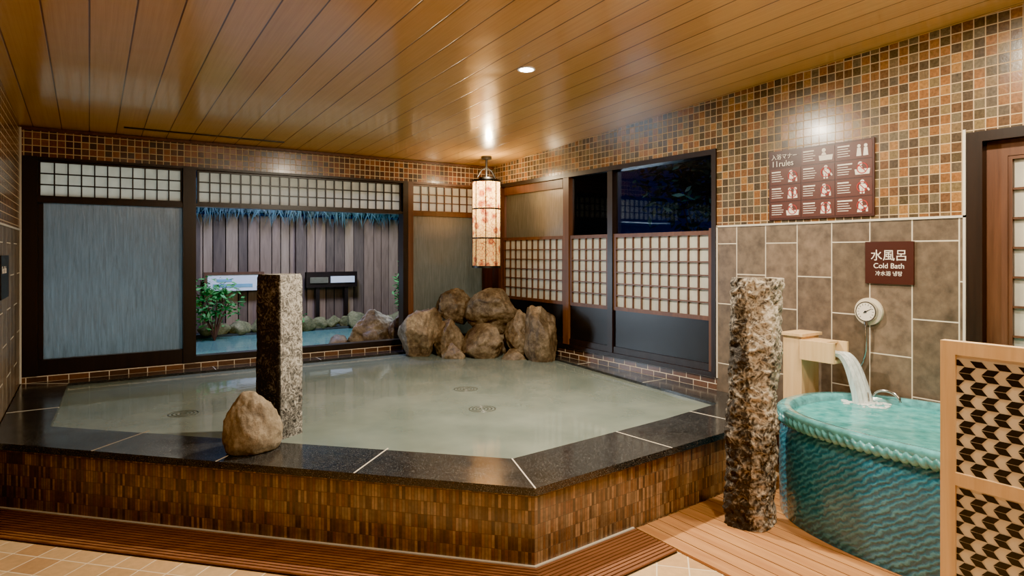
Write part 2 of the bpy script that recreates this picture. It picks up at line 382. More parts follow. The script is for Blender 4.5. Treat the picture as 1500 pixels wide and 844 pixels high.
# ---------------------------------------------------------------- windows
def wb(b, wall, a0, a1, d0, d1, z0, z1, mat):
    if wall == 'B': b.box(a0, a1, YB+d0, YB+d1, z0, z1, mat)
    else: b.box(XR+d0, XR+d1, a0, a1, z0, z1, mat)
def lattice(b, wall, a0, a1, z0, z1, nx, nz, fr=0.03, bar=0.012, d=0.03, wmat=None, paper=None):
    wmat = wmat or m_brown; paper = paper or m_paper
    wb(b, wall, a0, a1, d, d+0.03, z0, z0+fr, wmat); wb(b, wall, a0, a1, d, d+0.03, z1-fr, z1, wmat)
    wb(b, wall, a0, a0+fr, d, d+0.03, z0+fr, z1-fr, wmat); wb(b, wall, a1-fr, a1, d, d+0.03, z0+fr, z1-fr, wmat)
    for i in range(1, nx):
        a = a0+fr+(a1-a0-2*fr)*i/nx; wb(b, wall, a-bar/2, a+bar/2, d+0.004, d+0.024, z0+fr, z1-fr, wmat)
    for i in range(1, nz):
        z = z0+fr+(z1-z0-2*fr)*i/nz; wb(b, wall, a0+fr, a1-fr, d+0.005, d+0.023, z-bar/2, z+bar/2, wmat)
    wb(b, wall, a0+fr, a1-fr, d+0.024, d+0.027, z0+fr, z1-fr, paper)
b = MB('window_1')
wb(b,'B', XL, -0.37, -0.01, 0.12, 0.44, 2.325, m_frame); wb(b,'B', -0.37, 0.744, 0.0, 0.12, 0.44, 0.575, m_frame)
wb(b,'B', -0.37, 0.80, 0.0, 0.12, 2.30, 2.325, m_frame); wb(b,'B', -0.37, 0.744, 0.0, 0.12, 1.93, 1.975, m_frame)
wb(b,'B', 0.744, 0.80, -0.01, 0.12, 0.44, 2.325, m_frame)
wb(b,'B', -0.37, -0.332, 0.04, 0.09, 0.575, 1.93, m_frame)
lattice(b,'B', -0.37, 0.744, 1.975, 2.30, 11, 3, 0.018, 0.011, 0.03, m_frame)
wb(b,'B', -0.332, 0.744, 0.05, 0.058, 0.575, 1.93, m_frost); b.done()
b = MB('window_2')
wb(b,'B', 0.80, 0.856, -0.01, 0.12, 0.44, 2.325, m_frame); wb(b,'B', 0.856, 3.07, 0.0, 0.12, 0.44, 0.50, m_frame)
wb(b,'B', 0.856, 3.07, 0.0, 0.12, 2.30, 2.325, m_frame); wb(b,'B', 0.856, 3.006, 0.0, 0.12, 1.945, 1.975, m_frame)
wb(b,'B', 3.006, 3.07, -0.01, 0.12, 0.44, 2.30, m_frame)
lattice(b,'B', 0.87, 3.0, 1.975, 2.30, 22, 3, 0.018, 0.011, 0.03, m_frame); b.done()
b = MB('window_3')
wb(b,'B', 3.07, 3.134, -0.01, 0.12, 0.44, 2.30, m_brown); wb(b,'B', 3.134, 4.1, 0.0, 0.12, 0.44, 0.5, m_brown)
wb(b,'B', 3.07, 4.1, 0.0, 0.12, 2.30, 2.325, m_brown); wb(b,'B', 3.134, 4.1, 0.0, 0.12, 1.93, 1.975, m_brown)
wb(b,'B', 4.1, 4.215, -0.01, 0.12, 0.44, 2.325, m_brown)
lattice(b,'B', 3.134, 4.1, 1.975, 2.30, 9, 3, 0.018, 0.011, 0.03, m_brown)
wb(b,'B', 3.134, 4.1, 0.05, 0.058, 0.5, 1.93, m_frost2); b.done()
b = MB('window_4')
wb(b,'R', WY0, WY0+0.045, -0.015, 0.12, WZ0, WZ1, m_frame); wb(b,'R', WY0+0.045, WY1, -0.015, 0.12, WZ1-0.045, WZ1, m_frame)
wb(b,'R', WY0+0.045, WY1, -0.015, 0.12, WZ0, WZ0+0.04, m_frame); wb(b,'R', WY1-0.08, WY1, -0.01, 0.12, WZ0, WZ1-0.045, m_brown)
P = [(WY0+0.06, 4.59), (4.66, 5.265), (5.36, 6.57)]
for i, (a0, a1) in enumerate(P):
    lattice(b,'R', a0, a1, 0.94, 1.68, [10, 5, 10][i], 6, 0.035, 0.011, 0.01, m_brown)
    wb(b,'R', a0, a1, 0.02, 0.05, WZ0+0.04, 0.94, m_dark)
    wb(b,'R', a0, a1, 0.005, 0.02, WZ0+0.04, WZ0+0.10, m_frame)
    if i < 2: wb(b,'R', a0, a1, 0.05, 0.056, 1.68, WZ1-0.045, m_glass)
wb(b,'R', 5.40, 6.55, 0.05, 0.056, 1.68, 2.22, m_frost2)
wb(b,'R', 5.40, 6.55, 0.02, 0.07, 2.20, WZ1-0.045, m_brown)
for a0, a1, z1, m in [(4.59, 4.66, WZ1-0.045, m_frame), (5.265, 5.36, WZ1-0.045, m_brown), (WY0+0.045, WY0+0.075, 1.70, m_brown)]:
    wb(b,'R', a0, a1, -0.005, 0.07, WZ0+0.04, z1, m)
b.done()
b = MB('door_1')
wb(b,'R', 1.52, DY1-0.005, -0.012, 0.10, 0, DZ-0.002, m_frame); wb(b,'R', DY0+0.08, 1.52, -0.012, 0.10, DZ-0.06, DZ-0.002, m_frame)
wb(b,'R', DY0+0.003, DY0+0.08, -0.012, 0.10, 0, DZ-0.002, m_frame)
wb(b,'R', 1.42, 1.52, 0.05, 0.09, 0, DZ-0.06, m_brown); wb(b,'R', 0.63, 1.42, 0.05, 0.09, DZ-0.15, DZ-0.06, m_brown)
wb(b,'R', 0.63, 1.42, 0.05, 0.09, 0.0, 0.35, m_brown)
lattice(b,'R', 0.63, 1.42, 0.35, DZ-0.15, 4, 10, 0.02, 0.012, 0.055, m_brown)
b.done()

# ---------------------------------------------------------------- bath
O = [(1.75,2.43),(3.3,2.54),(4.215,2.70),(4.215,3.7),(4.215,5.22),(4.215,6.775),(-0.48,6.775),(-0.48,4.783)]
I = [(1.897,2.849),(3.2,2.965),(3.843,3.053),(3.911,3.689),(4.07,5.22),(4.08,6.58),(-0.15,6.58),(-0.21,5.02)]
b = MB('hot_spring_bath')
n = len(O)
for i in range(n):
    j = (i+1) % n
    vs = [(*O[i],0.35),(*O[j],0.35),(*I[j],0.35),(*I[i],0.35),(*O[i],0.388),(*O[j],0.388),(*I[j],0.388),(*I[i],0.388)]
    b.add(vs, [(0,3,2,1),(4,5,6,7),(0,1,5,4),(2,3,7,6)], m_granite)
    b.add([(*I[i],0.0),(*I[j],0.0),(*I[j],0.351),(*I[i],0.351)], [(0,1,2,3)], m_basin)
F = [(-0.485,4.828),(1.769,2.463),(3.30,2.575),(4.215,2.735)]
for i in range(3):
    b.add([(*F[i],-0.01),(*F[i+1],-0.01),(*F[i+1],0.351),(*F[i],0.351)], [(0,1,2,3)], m_strip)
b.add([(*p, 0.002) for p in I], [tuple(range(n))], m_basin)
def strip(b, p, q, w, z0, z1, mat):
    p = Vector(p); q = Vector(q); d = (q-p).normalized(); nrm = Vector((-d.y, d.x))*w/2
    b.prism([(p-nrm)[:2], (q-nrm)[:2], (q+nrm)[:2], (p+nrm)[:2]], z0, z1, mat)
dirf = Vector((-0.688, 0.726)).normalized(); nin = Vector((0.726, 0.688)).normalized()
for s_ in (0.93, 1.73, 2.53):
    p = Vector(O[0])+dirf*s_; strip(b, p, p+nin*0.415, 0.007, 0.385, 0.3895, m_joint)
strip(b, O[0], I[0], 0.007, 0.385, 0.3895, m_joint)
for p, q in [((2.76,2.503),(2.72,2.92)), ((3.55,2.585),(3.5,3.01)), (O[6], I[6]), ((4.215,3.9),(3.94,3.9)), ((4.215,4.9),(4.05,4.9)), ((1.0,6.775),(1.0,6.58)), ((2.0,6.775),(2.0,6.58)), ((-0.48,5.6),(-0.18,5.6))]:
    strip(b, p, q, 0.007, 0.385, 0.3895, m_joint)
b.done()
b = MB('bath_water'); b.add([(x,y,0.366) for x,y in I], [tuple(range(n))], m_water); b.done()
b = MB('bath_drain_grilles')
for cx, cy in ((2.60,4.60),(2.37,3.95),(0.55,5.0)):
    for r in (0.02, 0.045, 0.07, 0.095):
        pts = [(cx+r*math.cos(a*math.pi/16), cy+r*math.sin(a*math.pi/16), 0.3625) for a in range(33)]
        b.tube(pts, 0.0062, m_grille, 6, False)
    b.tube([(cx-0.095,cy,0.36),(cx+0.095,cy,0.36)], 0.006, m_grille, 6); b.tube([(cx,cy-0.095,0.36),(cx,cy+0.095,0.36)], 0.006, m_grille, 6)
    b.tube([(cx,cy,0.003),(cx,cy,0.36)], 0.03, m_grille, 10)
b.done()
def off(d):
    f1 = Vector(F[0]); f2 = Vector(F[1]); f3 = Vector(F[2])
    d1 = (f2-f1).normalized(); d2 = (f3-f2).normalized()
    n1 = Vector((d1.y, -d1.x)); n2 = Vector((d2.y, -d2.x))
    a = f1+n1*d; c = f2+n2*d
    den = d1.x*d2.y-d1.y*d2.x; w = c-a
    t1 = (w.x*d2.y-w.y*d2.x)/den; m = a+d1*t1
    t0 = (XL+0.003-a.x)/d1.x; s0 = a+d1*t0
    t2 = (2.465-m.x)/d2.x; e = m+d2*t2
    return s0, m, e
def poly_strip(b, d0, d1, z0, z1, mat):
    A = off(d0); B = off(d1)
    for i in range(2):
        b.prism([tuple(B[i]), tuple(B[i+1]), tuple(A[i+1]), tuple(A[i])], z0, z1, mat)
b = MB('trim_3'); poly_strip(b, 0.0, 0.014, -0.012, 0.006, m_joint); b.done()
b = MB('drain_grating')
poly_strip(b, 0.015, 0.315, -0.012, -0.008, m_dark)
for k in range(12): poly_strip(b, 0.018+k*0.025, 0.018+k*0.025+0.016, -0.008, 0.003, m_grate)
b.done()
b = MB('floor_deck')
x = 2.475
while x < XR-0.05:
    x1 = min(x+0.086, XR-0.002); ye = 2.50+(x-2.475)*0.075
    if x > 3.3: ye = 2.56
    b.box(x, x1, YF+0.01, ye, -0.012, 0.002, m_deck); x += 0.092
b.box(2.475, XR-0.002, YF+0.01, 2.5, -0.0125, -0.010, m_dark)
b.done()

# ---------------------------------------------------------------- stone pillars
def pillar(name, base, z0, z1, half, rot, sq, mat, top_shift, amp, seed, nsub=160):
    b = MB(name); na = 128; vs = []; fs = []
    for j in range(nsub+1):
        t = j/nsub; z = z0+(z1-z0)*t
        cx = base[0]+top_shift[0]*t; cy = base[1]+top_shift[1]*t
        for k in range(na):
            th = 2*math.pi*k/na
            c, s_ = math.cos(th), math.sin(th)
            r = half/((abs(c)**sq+abs(s_)**sq)**(1/sq))
            q = Vector((c*half, s_*half, z))*3+Vector((seed, seed, 0))
            dn = noise.noise(q)*amp+noise.noise(q*3)*amp*0.7+abs(noise.noise(q*7))*amp*-0.9+noise.noise(q*14)*amp*0.45+noise.noise(q*28)*amp*0.25
            edge = 1-0.06*max(0, (t-0.985)/0.015)
            r = r*edge+dn
            a = th+rot
            vs.append((cx+r*math.cos(a), cy+r*math.sin(a), z+(noise.noise(q*2)*0.01 if j == nsub else 0)))
    for j in range(nsub):
        for k in range(na):
            fs.append((j*na+k, j*na+(k+1) % na, (j+1)*na+(k+1) % na, (j+1)*na+k))
    b.add(vs, fs, mat, True)
    top = vs[-na:]; c = (base[0]+top_shift[0], base[1]+top_shift[1], z1)
    b.add(top+[c], [(k, (k+1) % na, na) for k in range(na)], mat)
    return b.done()
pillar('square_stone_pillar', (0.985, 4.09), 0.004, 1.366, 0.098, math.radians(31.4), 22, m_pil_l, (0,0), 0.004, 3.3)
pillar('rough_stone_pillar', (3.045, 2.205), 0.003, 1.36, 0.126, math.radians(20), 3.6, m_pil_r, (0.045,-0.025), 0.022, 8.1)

b = MB('standing_stone')
bm = bmesh.new(); bmesh.ops.create_icosphere(bm, subdivisions=5, radius=1.0); vs = []
for v in bm.verts:
    p = v.co.copy(); t_ = (p.z+1)/2
    k = 1.0-0.45*t_**1.3 + 0.12*math.sin(t_*2.5)
    p = Vector((p.x*k, p.y*k, p.z))
    q = p*1.8+Vector((4,2,9)); p += p.normalized()*(noise.noise(q)*0.12+noise.noise(q*3)*0.05+noise.noise(q*9)*0.03)
    z = max(-0.62, p.z)
    vs.append((0.775+p.x*0.162-0.02*t_, 3.80+p.y*0.15, 0.389+(z+0.62)*0.206))
fs = [[v.index for v in f.verts] for f in bm.faces]; bm.free()
b.add(vs, fs, m_rock_grey, True); b.done()

b = MB('corner_rock_pile')
RK = [((3.06,6.42,0.58),(0.30,0.24,0.40),1),((3.80,6.18,0.84),(0.42,0.3,0.26),2),((3.56,6.54,0.86),(0.26,0.16,0.21),3),
      ((3.34,6.28,0.56),(0.22,0.18,0.28),4),((3.60,5.96,0.46),(0.36,0.24,0.25),5),((4.0,5.46,0.60),(0.20,0.27,0.40),6),
      ((3.95,5.80,0.60),(0.19,0.18,0.30),7),((3.90,6.25,0.5),(0.3,0.34,0.34),8),((3.35,6.48,0.45),(0.32,0.22,0.28),9),((3.28,6.05,0.38),(0.17,0.14,0.14),11),
      ((3.80,5.66,0.36),(0.16,0.14,0.13),12)]
for i, (c, r, sd) in enumerate(RK): b.rock(c, r, sd*1.37, m_rock, 5, 12, 0.055, sd, 0.56, 0.86)
b.done()

# ---------------------------------------------------------------- lantern
LX, LY = 3.80, 6.24
b = MB('hanging_lantern')
def cylv(b, r, z0, z1, mat, n=32): b.tube([(LX,LY,z0),(LX,LY,z1)], r, mat, n)
R = 0.158
cylv(b, R, 1.34, 2.315, m_lant)
for z0, z1, rr in [(1.325,1.35,R+0.012),(1.655,1.672,R+0.007),(1.99,2.007,R+0.007),(2.305,2.33,R+0.014)]: cylv(b, rr, z0, z1, m_black)
cylv(b, 0.09, 2.33, 2.36, m_black)
for k in range(8):
    a = k*math.pi/4+0.2; x = LX+(R+0.003)*math.cos(a); y = LY+(R+0.003)*math.sin(a)
    b.tube([(x,y,1.34),(x,y,2.315)], 0.005, m_black, 6)
b.tube([(LX,LY,2.36),(LX,LY,zc(LY)-0.02)], 0.014, m_black, 8)
b.tube([(LX,LY,zc(LY)-0.03),(LX,LY,zc(LY)-0.001)], 0.06, m_black, 20)
b.tube([(LX-0.12,LY,2.36),(LX-0.07,LY,2.44),(LX,LY,2.48),(LX+0.07,LY,2.44),(LX+0.12,LY,2.36)], 0.01, m_black, 8)
b.done()
b = MB('ceiling_downlight'); dx, dy = 2.46, 3.52; z = zc(dy)
b.tube([(dx,dy,z-0.006),(dx,dy,z+0.01)], 0.06, m_white, 32); b.tube([(dx,dy,z-0.009),(dx,dy,z-0.004)], 0.045, m_bulb, 32); b.done()

# ---------------------------------------------------------------- cold bath
b = MB('ceramic_cold_tub')
cx, cy, ru, rv = 3.66, 1.45, 0.535, 0.87
prof = [(0.985,0.003),(0.99,0.03),(0.995,0.2),(0.995,0.4),(0.99,0.48),(0.965,0.53)]
na = 160
def se(th, s=1.0, e=0.8):
    c, n_ = math.cos(th), math.sin(th)
    return (cx+ru*s*math.copysign(abs(c)**e, c), cy+rv*s*math.copysign(abs(n_)**e, n_))
def ell(k, s, z): x, y = se(2*math.pi*k/na, s); return (x, y, z)
vs = []; fs = []
for s_, z in prof: vs += [ell(k, s_, z) for k in range(na)]
for j in range(len(prof)-1):
    for k in range(na): fs.append((j*na+k, j*na+(k+1)%na, (j+1)*na+(k+1)%na, (j+1)*na+k))
b.add(vs, fs, m_teal, True)
prof2 = [(0.965,0.53),(1.0,0.57),(1.01,0.598),(0.99,0.612),(0.93,0.612),(0.90,0.598),(0.89,0.54),(0.87,0.1),(0.5,0.05)]
vs = []; fs = []
for s_, z in prof2: vs += [ell(k, s_, z) for k in range(na)]
for j in range(len(prof2)-1):
    for k in range(na): fs.append((j*na+k, j*na+(k+1)%na, (j+1)*na+(k+1)%na, (j+1)*na+k))
b.add(vs, fs, m_tealrim, True)
NS = 4000; P_ = [se(2*math.pi*i/NS, 0.99) for i in range(NS+1)]; L = [0.0]
for i in range(NS): L.append(L[-1]+math.hypot(P_[i+1][0]-P_[i][0], P_[i+1][1]-P_[i][1]))
nr = 1200; nt_ = 12; vs = []; fs = []; jx = 0; beads = round(L[-1]/0.042)
for i in range(nr):
    tgt = L[-1]*i/nr
    while L[jx+1] < tgt: jx += 1
    k_ = (tgt-L[jx])/(L[jx+1]-L[jx]); px = P_[jx][0]*(1-k_)+P_[jx+1][0]*k_; py = P_[jx][1]*(1-k_)+P_[jx+1][1]*k_
    tg = Vector((P_[jx+1][0]-P_[jx][0], P_[jx+1][1]-P_[jx][1], 0)).normalized(); nrm = Vector((tg.y, -tg.x, 0))
    for k in range(nt_):
        ph = 2*math.pi*k/nt_; r = 0.02*(1+0.3*math.cos(2*ph+2*math.pi*beads*i/nr))
        vs.append(Vector((px,py,0.556))+nrm*math.cos(ph)*r*0.8+Vector((0,0,1))*math.sin(ph)*r*1.25)
for i in range(nr):
    for k in range(nt_): fs.append((i*nt_+k, ((i+1)%nr)*nt_+k, ((i+1)%nr)*nt_+(k+1)%nt_, i*nt_+(k+1)%nt_))
b.add(vs, fs, m_tealrim, True)
b.add([ell(k, 0.97, 0.004) for k in range(na)], [tuple(range(na))], m_teal)
b.done()
b = MB('cold_bath_water'); vs = [ell(k, 0.895, 0.575) for k in range(na)]; b.add(vs, [tuple(range(na))], m_cold)
rnd = random.Random(4)
b.done()
b = MB('wooden_water_spout')
b.box(3.90,4.10,2.42,2.555,0.003,0.945,m_hinoki); b.box(3.885,4.115,2.405,2.57,0.945,0.965,m_hinoki)
b.box(3.875,3.893,2.19,2.42,0.80,0.93,m_hinoki); b.box(4.03,4.048,2.19,2.42,0.80,0.93,m_hinoki)
b.box(3.893,4.03,2.19,2.42,0.80,0.82,m_hinoki); b.box(3.893,4.03,2.25,2.42,0.915,0.93,m_hinoki)
b.done(bevel=0.002)
b = MB('falling_water_stream'); vs = []; fs = []; N = 24; W = 10
for i in range(N+1):
    t_ = i/N
    if t_ < 0.3: y = 2.30-0.4*t_
    else: y = 2.18-0.14*((t_-0.3)/0.7)**0.7
    z = 0.862 if t_ < 0.3 else 0.862-0.284*((t_-0.3)/0.7)**1.5
    for side in (0, 1):
        for k in range(W+1):
            x = 3.9615+(k/W-0.5)*0.134
            vs.append((x+noise.noise(Vector((x*30, t_*4, side)))*0.008*t_, y+0.012*math.sin(k*1.7)*t_+side*0.03*(0.2+t_), z+0.006*math.sin(k*2.1+t_*5)-side*0.015))
W2 = 2*(W+1)
for i in range(N):
    for side in (0, 1):
        for k in range(W): a = i*W2+side*(W+1)+k; fs.append((a, a+1, a+W2+1, a+W2))
    a = i*W2; fs.append((a, a+W+1, a+W2+W+1, a+W2)); fs.append((a+W, a+2*W+1, a+W2+2*W+1, a+W2+W))
b.add(vs, fs, m_stream, True)
for k in range(70):
    a = rnd.uniform(0, 6.28); r = rnd.uniform(0.0, 0.13)
    b.rock((3.955+r*math.cos(a), 2.03+r*math.sin(a), 0.577), (rnd.uniform(0.008,0.026),)*2+(0.006,), k+1.0, m_stream, 2, 0, 0.02)
b.done()
M = Matrix(((0,0,-1,XR),(-1,0,0,2.15),(0,1,0,1.117),(0,0,0,1)))
def circ(r, n=40, cx=0, cy=0): return [(cx+r*math.cos(2*math.pi*k/n), cy+r*math.sin(2*math.pi*k/n)) for k in range(n)]
b = MB('wall_thermometer')
b.prism(circ(0.088, 48, 0.0, 0.0), 0.0, 0.02, m_cream, M)
b.prism(circ(0.066), 0.02, 0.05, m_metal, M); b.prism(circ(0.058), 0.05, 0.052, m_signw, M)
b.prism([(-0.003,-0.015),(0.003,-0.015),(0.001,0.045),(-0.001,0.045)], 0.052, 0.054, m_black, M @ Matrix.Rotation(math.radians(-60),4,'Z'))
b.prism(circ(0.007), 0.052, 0.057, m_black, M)
for k in range(13):
    Mk = M @ Matrix.Rotation(math.radians(-135+k*22.5),4,'Z'); b.prism([(-0.0015,0.042),(0.0015,0.042),(0.0015,0.053),(-0.0015,0.053)], 0.052, 0.053, m_black, Mk)
pts = []
cps = [(XR-0.035,2.155,1.05),(XR-0.035,2.155,1.0),(XR-0.03,2.16,0.86),(XR-0.03,2.19,0.76),(XR-0.04,2.24,0.68),(XR-0.09,2.20,0.64),(XR-0.18,2.08,0.645),(XR-0.25,2.03,0.58)]
for i in range(len(cps)-1):
    for k in range(6):
        t_ = k/6; p0 = Vector(cps[max(0,i-1)]); p1 = Vector(cps[i]); p2 = Vector(cps[i+1]); p3 = Vector(cps[min(len(cps)-1,i+2)])
        pts.append(0.5*((2*p1)+(p2-p0)*t_+(2*p0-5*p1+4*p2-p3)*t_*t_+(-p0+3*p1-3*p2+p3)*t_**3))
b.tube(pts, 0.007, m_metal, 8); b.tube([(XR-0.035,2.155,1.03),(XR-0.035,2.155,1.075)], 0.014, m_metal, 12)
b.done()
b = MB('chrome_grab_loop')
b.tube([(4.05,1.96-0.08*math.cos(a*math.pi/10),0.60+0.055*math.sin(a*math.pi/10)) for a in range(11)], 0.009, m_metal, 10); b.done()

# ---------------------------------------------------------------- signs
def text(parent, body, size, Mx, mat, name='lettering', align='LEFT'):
    cu = bpy.data.curves.new(name, 'FONT'); cu.body = body; cu.size = size; cu.extrude = 0.0006; cu.align_x = align
    cu.materials.append(mat); ob = bpy.data.objects.new(name, cu); scene.collection.objects.link(ob)
    bpy.context.view_layer.update()
    ob.parent = parent; ob.matrix_parent_inverse = parent.matrix_world.inverted(); ob.matrix_basis = Mx
    return ob
def RM(y, z, d): return Matrix(((0,0,-1,XR-d),(-1,0,0,y),(0,1,0,z),(0,0,0,1)))
Mr = RM(2.876, 1.737, 0.0); Wd, Hd = 0.761, 0.508
b = MB('bathing_rules_sign')
b.prism([(0,0),(Wd,0),(Wd,Hd),(0,Hd)], 0.0, 0.012, m_signb, Mr)
zz_ = 0.0135
for r in range(4):
    for c in range(3):
        x0 = 0.012+c*0.248; y1 = Hd-0.012-r*0.122; x1 = x0+0.24; y0 = y1-0.114
        if r == 0 and c == 0: continue
        b.prism([(x0,y0),(x1,y0),(x1,y1),(x0,y1)], 0.012, 0.0135, m_signc, Mr)
        for k in range(5):
            ll = random.uniform(0.07, 0.10); hh_ = 0.009 if k == 0 else 0.004
            b.prism([(x0+0.012,y1-0.026-k*0.016),(x0+0.012+ll,y1-0.026-k*0.016),(x0+0.012+ll,y1-0.026+hh_-k*0.016),(x0+0.012,y1-0.026+hh_-k*0.016)], 0.0135, 0.0145, m_signw, Mr)
        ix, iy = x0+0.178, (y0+y1)/2; kind = (r*3+c) % 4
        if kind == 0:      # standing bather with towel
            b.prism(circ(0.013, 16, ix, iy+0.034), zz_, 0.0150, m_signw, Mr)
            b.prism([(ix-0.018,iy-0.012),(ix+0.018,iy-0.012),(ix+0.02,iy+0.018),(ix-0.02,iy+0.018)], zz_, 0.0152, m_signw, Mr)
            b.prism([(ix-0.015,iy-0.045),(ix-0.004,iy-0.045),(ix-0.002,iy-0.012),(ix-0.016,iy-0.012)], zz_, 0.0150, m_signw, Mr)
            b.prism([(ix+0.004,iy-0.045),(ix+0.015,iy-0.045),(ix+0.016,iy-0.012),(ix+0.002,iy-0.012)], zz_, 0.0150, m_signw, Mr)
            b.prism([(ix+0.02,iy-0.005),(ix+0.042,iy-0.03),(ix+0.048,iy-0.022),(ix+0.02,iy+0.014)], zz_, 0.0150, m_signw, Mr)
        elif kind == 1:    # bather sitting in a tub
            b.prism([(ix-0.045,iy-0.04),(ix+0.045,iy-0.04),(ix+0.05,iy-0.005),(ix-0.05,iy-0.005)], zz_, 0.0150, m_signw, Mr)
            b.prism(circ(0.014, 16, ix-0.014, iy+0.03), zz_, 0.0150, m_signw, Mr)
            b.prism([(ix-0.032,iy-0.003),(ix+0.004,iy-0.003),(ix-0.004,iy+0.014),(ix-0.024,iy+0.014)], zz_, 0.0150, m_signw, Mr)
        elif kind == 2:    # two figures
            for o_ in (-0.022, 0.022):
                b.prism(circ(0.011, 14, ix+o_, iy+0.026), zz_, 0.0150, m_signw, Mr)
                b.prism([(ix+o_-0.016,iy-0.04),(ix+o_+0.016,iy-0.04),(ix+o_+0.011,iy+0.013),(ix+o_-0.011,iy+0.013)], zz_, 0.0150, m_signw, Mr)
        else:              # crouching figure at a wash stool
            b.prism(circ(0.013, 16, ix-0.012, iy+0.03), zz_, 0.0150, m_signw, Mr)
            b.prism([(ix-0.026,iy-0.02),(ix+0.006,iy-0.022),(ix+0.0,iy+0.015),(ix-0.022,iy+0.015)], zz_, 0.0150, m_signw, Mr)
            b.prism([(ix-0.02,iy-0.022),(ix+0.03,iy-0.01),(ix+0.032,iy-0.002),(ix-0.01,iy-0.004)], zz_, 0.0152, m_signw, Mr)
            b.prism([(ix+0.024,iy-0.042),(ix+0.036,iy-0.042),(ix+0.034,iy-0.006),(ix+0.024,iy-0.006)], zz_, 0.0150, m_signw, Mr)
            b.prism([(ix-0.034,iy-0.044),(ix-0.002,iy-0.044),(ix-0.006,iy-0.024),(ix-0.03,iy-0.024)], zz_, 0.0150, m_signw, Mr)
        if not (r == 0):
            ro, ri = 0.036, 0.030; n_ = 28; cxx, cyy = ix, iy
            o_ = circ(ro, n_, cxx, cyy); i_ = circ(ri, n_, cxx, cyy)
            for k in range(n_):
                b.prism([o_[k], o_[(k+1)%n_], i_[(k+1)%n_], i_[k]], 0.0152, 0.0162, m_red, Mr)
            b.prism([(cxx-0.025,cyy+0.021),(cxx-0.021,cyy+0.025),(cxx+0.025,cyy-0.021),(cxx+0.021,cyy-0.025)], 0.0152, 0.0162, m_red, Mr)
sg_ = b.done()
text(sg_, '入浴マナー', 0.042, Mr @ Matrix.Translation((0.022, Hd-0.060, 0.0165)), m_signw)
text(sg_, '11rules', 0.060, Mr @ Matrix.Translation((0.022, Hd-0.115, 0.0165)), m_signw)
b = MB('cold_bath_sign'); Mc = RM(2.171, 1.30, 0.0)
b.prism([(0,0),(0.292,0),(0.292,0.27),(0,0.27)], 0, 0.015, m_signb, Mc); sc_ = b.done()
text(sc_, '水風呂', 0.075, Mc @ Matrix.Translation((0.146, 0.155, 0.0155)), m_signw, 'lettering', 'CENTER')
text(sc_, 'Cold Bath', 0.046, Mc @ Matrix.Translation((0.146, 0.10, 0.0155)), m_signw, 'lettering', 'CENTER')
text(sc_, '冷水浴 냉탕', 0.032, Mc @ Matrix.Translation((0.146, 0.055, 0.0155)), m_signw, 'lettering', 'CENTER')
b = MB('hot_bath_sign'); b.box(XL, XL+0.015, 5.25, 5.72, 1.19, 1.48, m_black); sh = b.done()
Ml = Matrix(((0,0,1,XL+0.0155),(1,0,0,5.30),(0,1,0,1.36),(0,0,0,1)))
text(sh, 'Hot Bath', 0.07, Ml, m_signw)

# ---------------------------------------------------------------- patterned screen
b = MB('wooden_partition_screen')
sx = 2.45; y0, y1 = 0.16, 1.0; z1 = 1.20
def sb(a, c, z0, zz, m, d=0.018): b.box(sx-d, sx+d, a, c, z0, zz, m)
sb(y1-0.045, y1, 0.003, z1, m_hinoki); sb(y0, y0+0.045, 0.003, z1, m_hinoki)
sb(y0+0.045, y1-0.045, z1-0.045, z1, m_hinoki); sb(y0+0.045, y1-0.045, 0.715, 0.757, m_hinoki); sb(y0+0.045, y1-0.045, 0.06, 0.10, m_hinoki)
b.box(sx-0.15, sx+0.15, y1-0.045, y1, 0.003, 0.04, m_hinoki); b.box(sx-0.15, sx+0.15, y0, y0+0.045, 0.003, 0.04, m_hinoki)
for za, zb in ((0.757, z1-0.045), (0.10, 0.715)):
    sb(y0+0.045, y1-0.045, za, zb, m_cream, 0.006)
    ya, yb = y0+0.045, y1-0.045
    w = 0.066; hh_ = 0.0225; bw = 0.034; ln = 0.017; gp = 0.0022
    for side in (-1, 1):
        z = za; r = 0
        while z+hh_ <= zb+0.002:
            lean = ln if r % 2 == 0 else -ln
            start = (0 if r % 2 == 0 else ln)+(w/2 if (r//2) % 2 else 0)
            y = ya-w+start
            while y < yb:
                p = [(y, z+gp/2), (y+bw, z+gp/2), (y+bw+lean, z+hh_-gp/2), (y+lean, z+hh_-gp/2)]
                p = [(min(max(a, ya), yb), zz) for a, zz in p]
                if max(q[0] for q in p)-min(q[0] for q in p) > 0.004:
                    xx = sx+side*0.0075
                    b.add([(xx, a, zz) for a, zz in p], [(0,1,2,3)], m_black)
                y += w
            z += hh_; r += 1
b.done()

# ---------------------------------------------------------------- outdoors
b = MB('garden_ground'); b.box(-5, 13, YB+0.2, 13, -0.3, 0.0, m_ground); b.box(-5,13,9.55,13,0.0,0.36,m_ground); b.box(XR+0.2,13,-2,YB+0.2,-0.3,0.0,m_ground); b.done()
b = MB('outdoor_bath_water'); b.add([(-3,7.0,0.33),(8,7.0,0.33),(8,9.56,0.33),(-3,9.56,0.33)], [(0,1,2,3)], m_owater); b.done()
b = MB('garden_fence'); x = -2.2
rnd = random.Random(2)
while x < 8.5:
    w = rnd.choice((0.13, 0.15, 0.17)); b.box(x, x+w-0.014, 9.95, 9.97+rnd.uniform(0, 0.01), 0.365, 2.05+rnd.uniform(-0.02, 0.03), rnd.choice(m_fences)); x += w
b.box(-2.2, 8.5, 9.99, 10.03, 0.365, 2.0, m_dark)
for x in (-0.5, 1.2, 2.62, 4.4, 6.2): b.box(x, x+0.10, 9.86, 9.95, 0.365, 2.05, m_fences[1])
b.done()
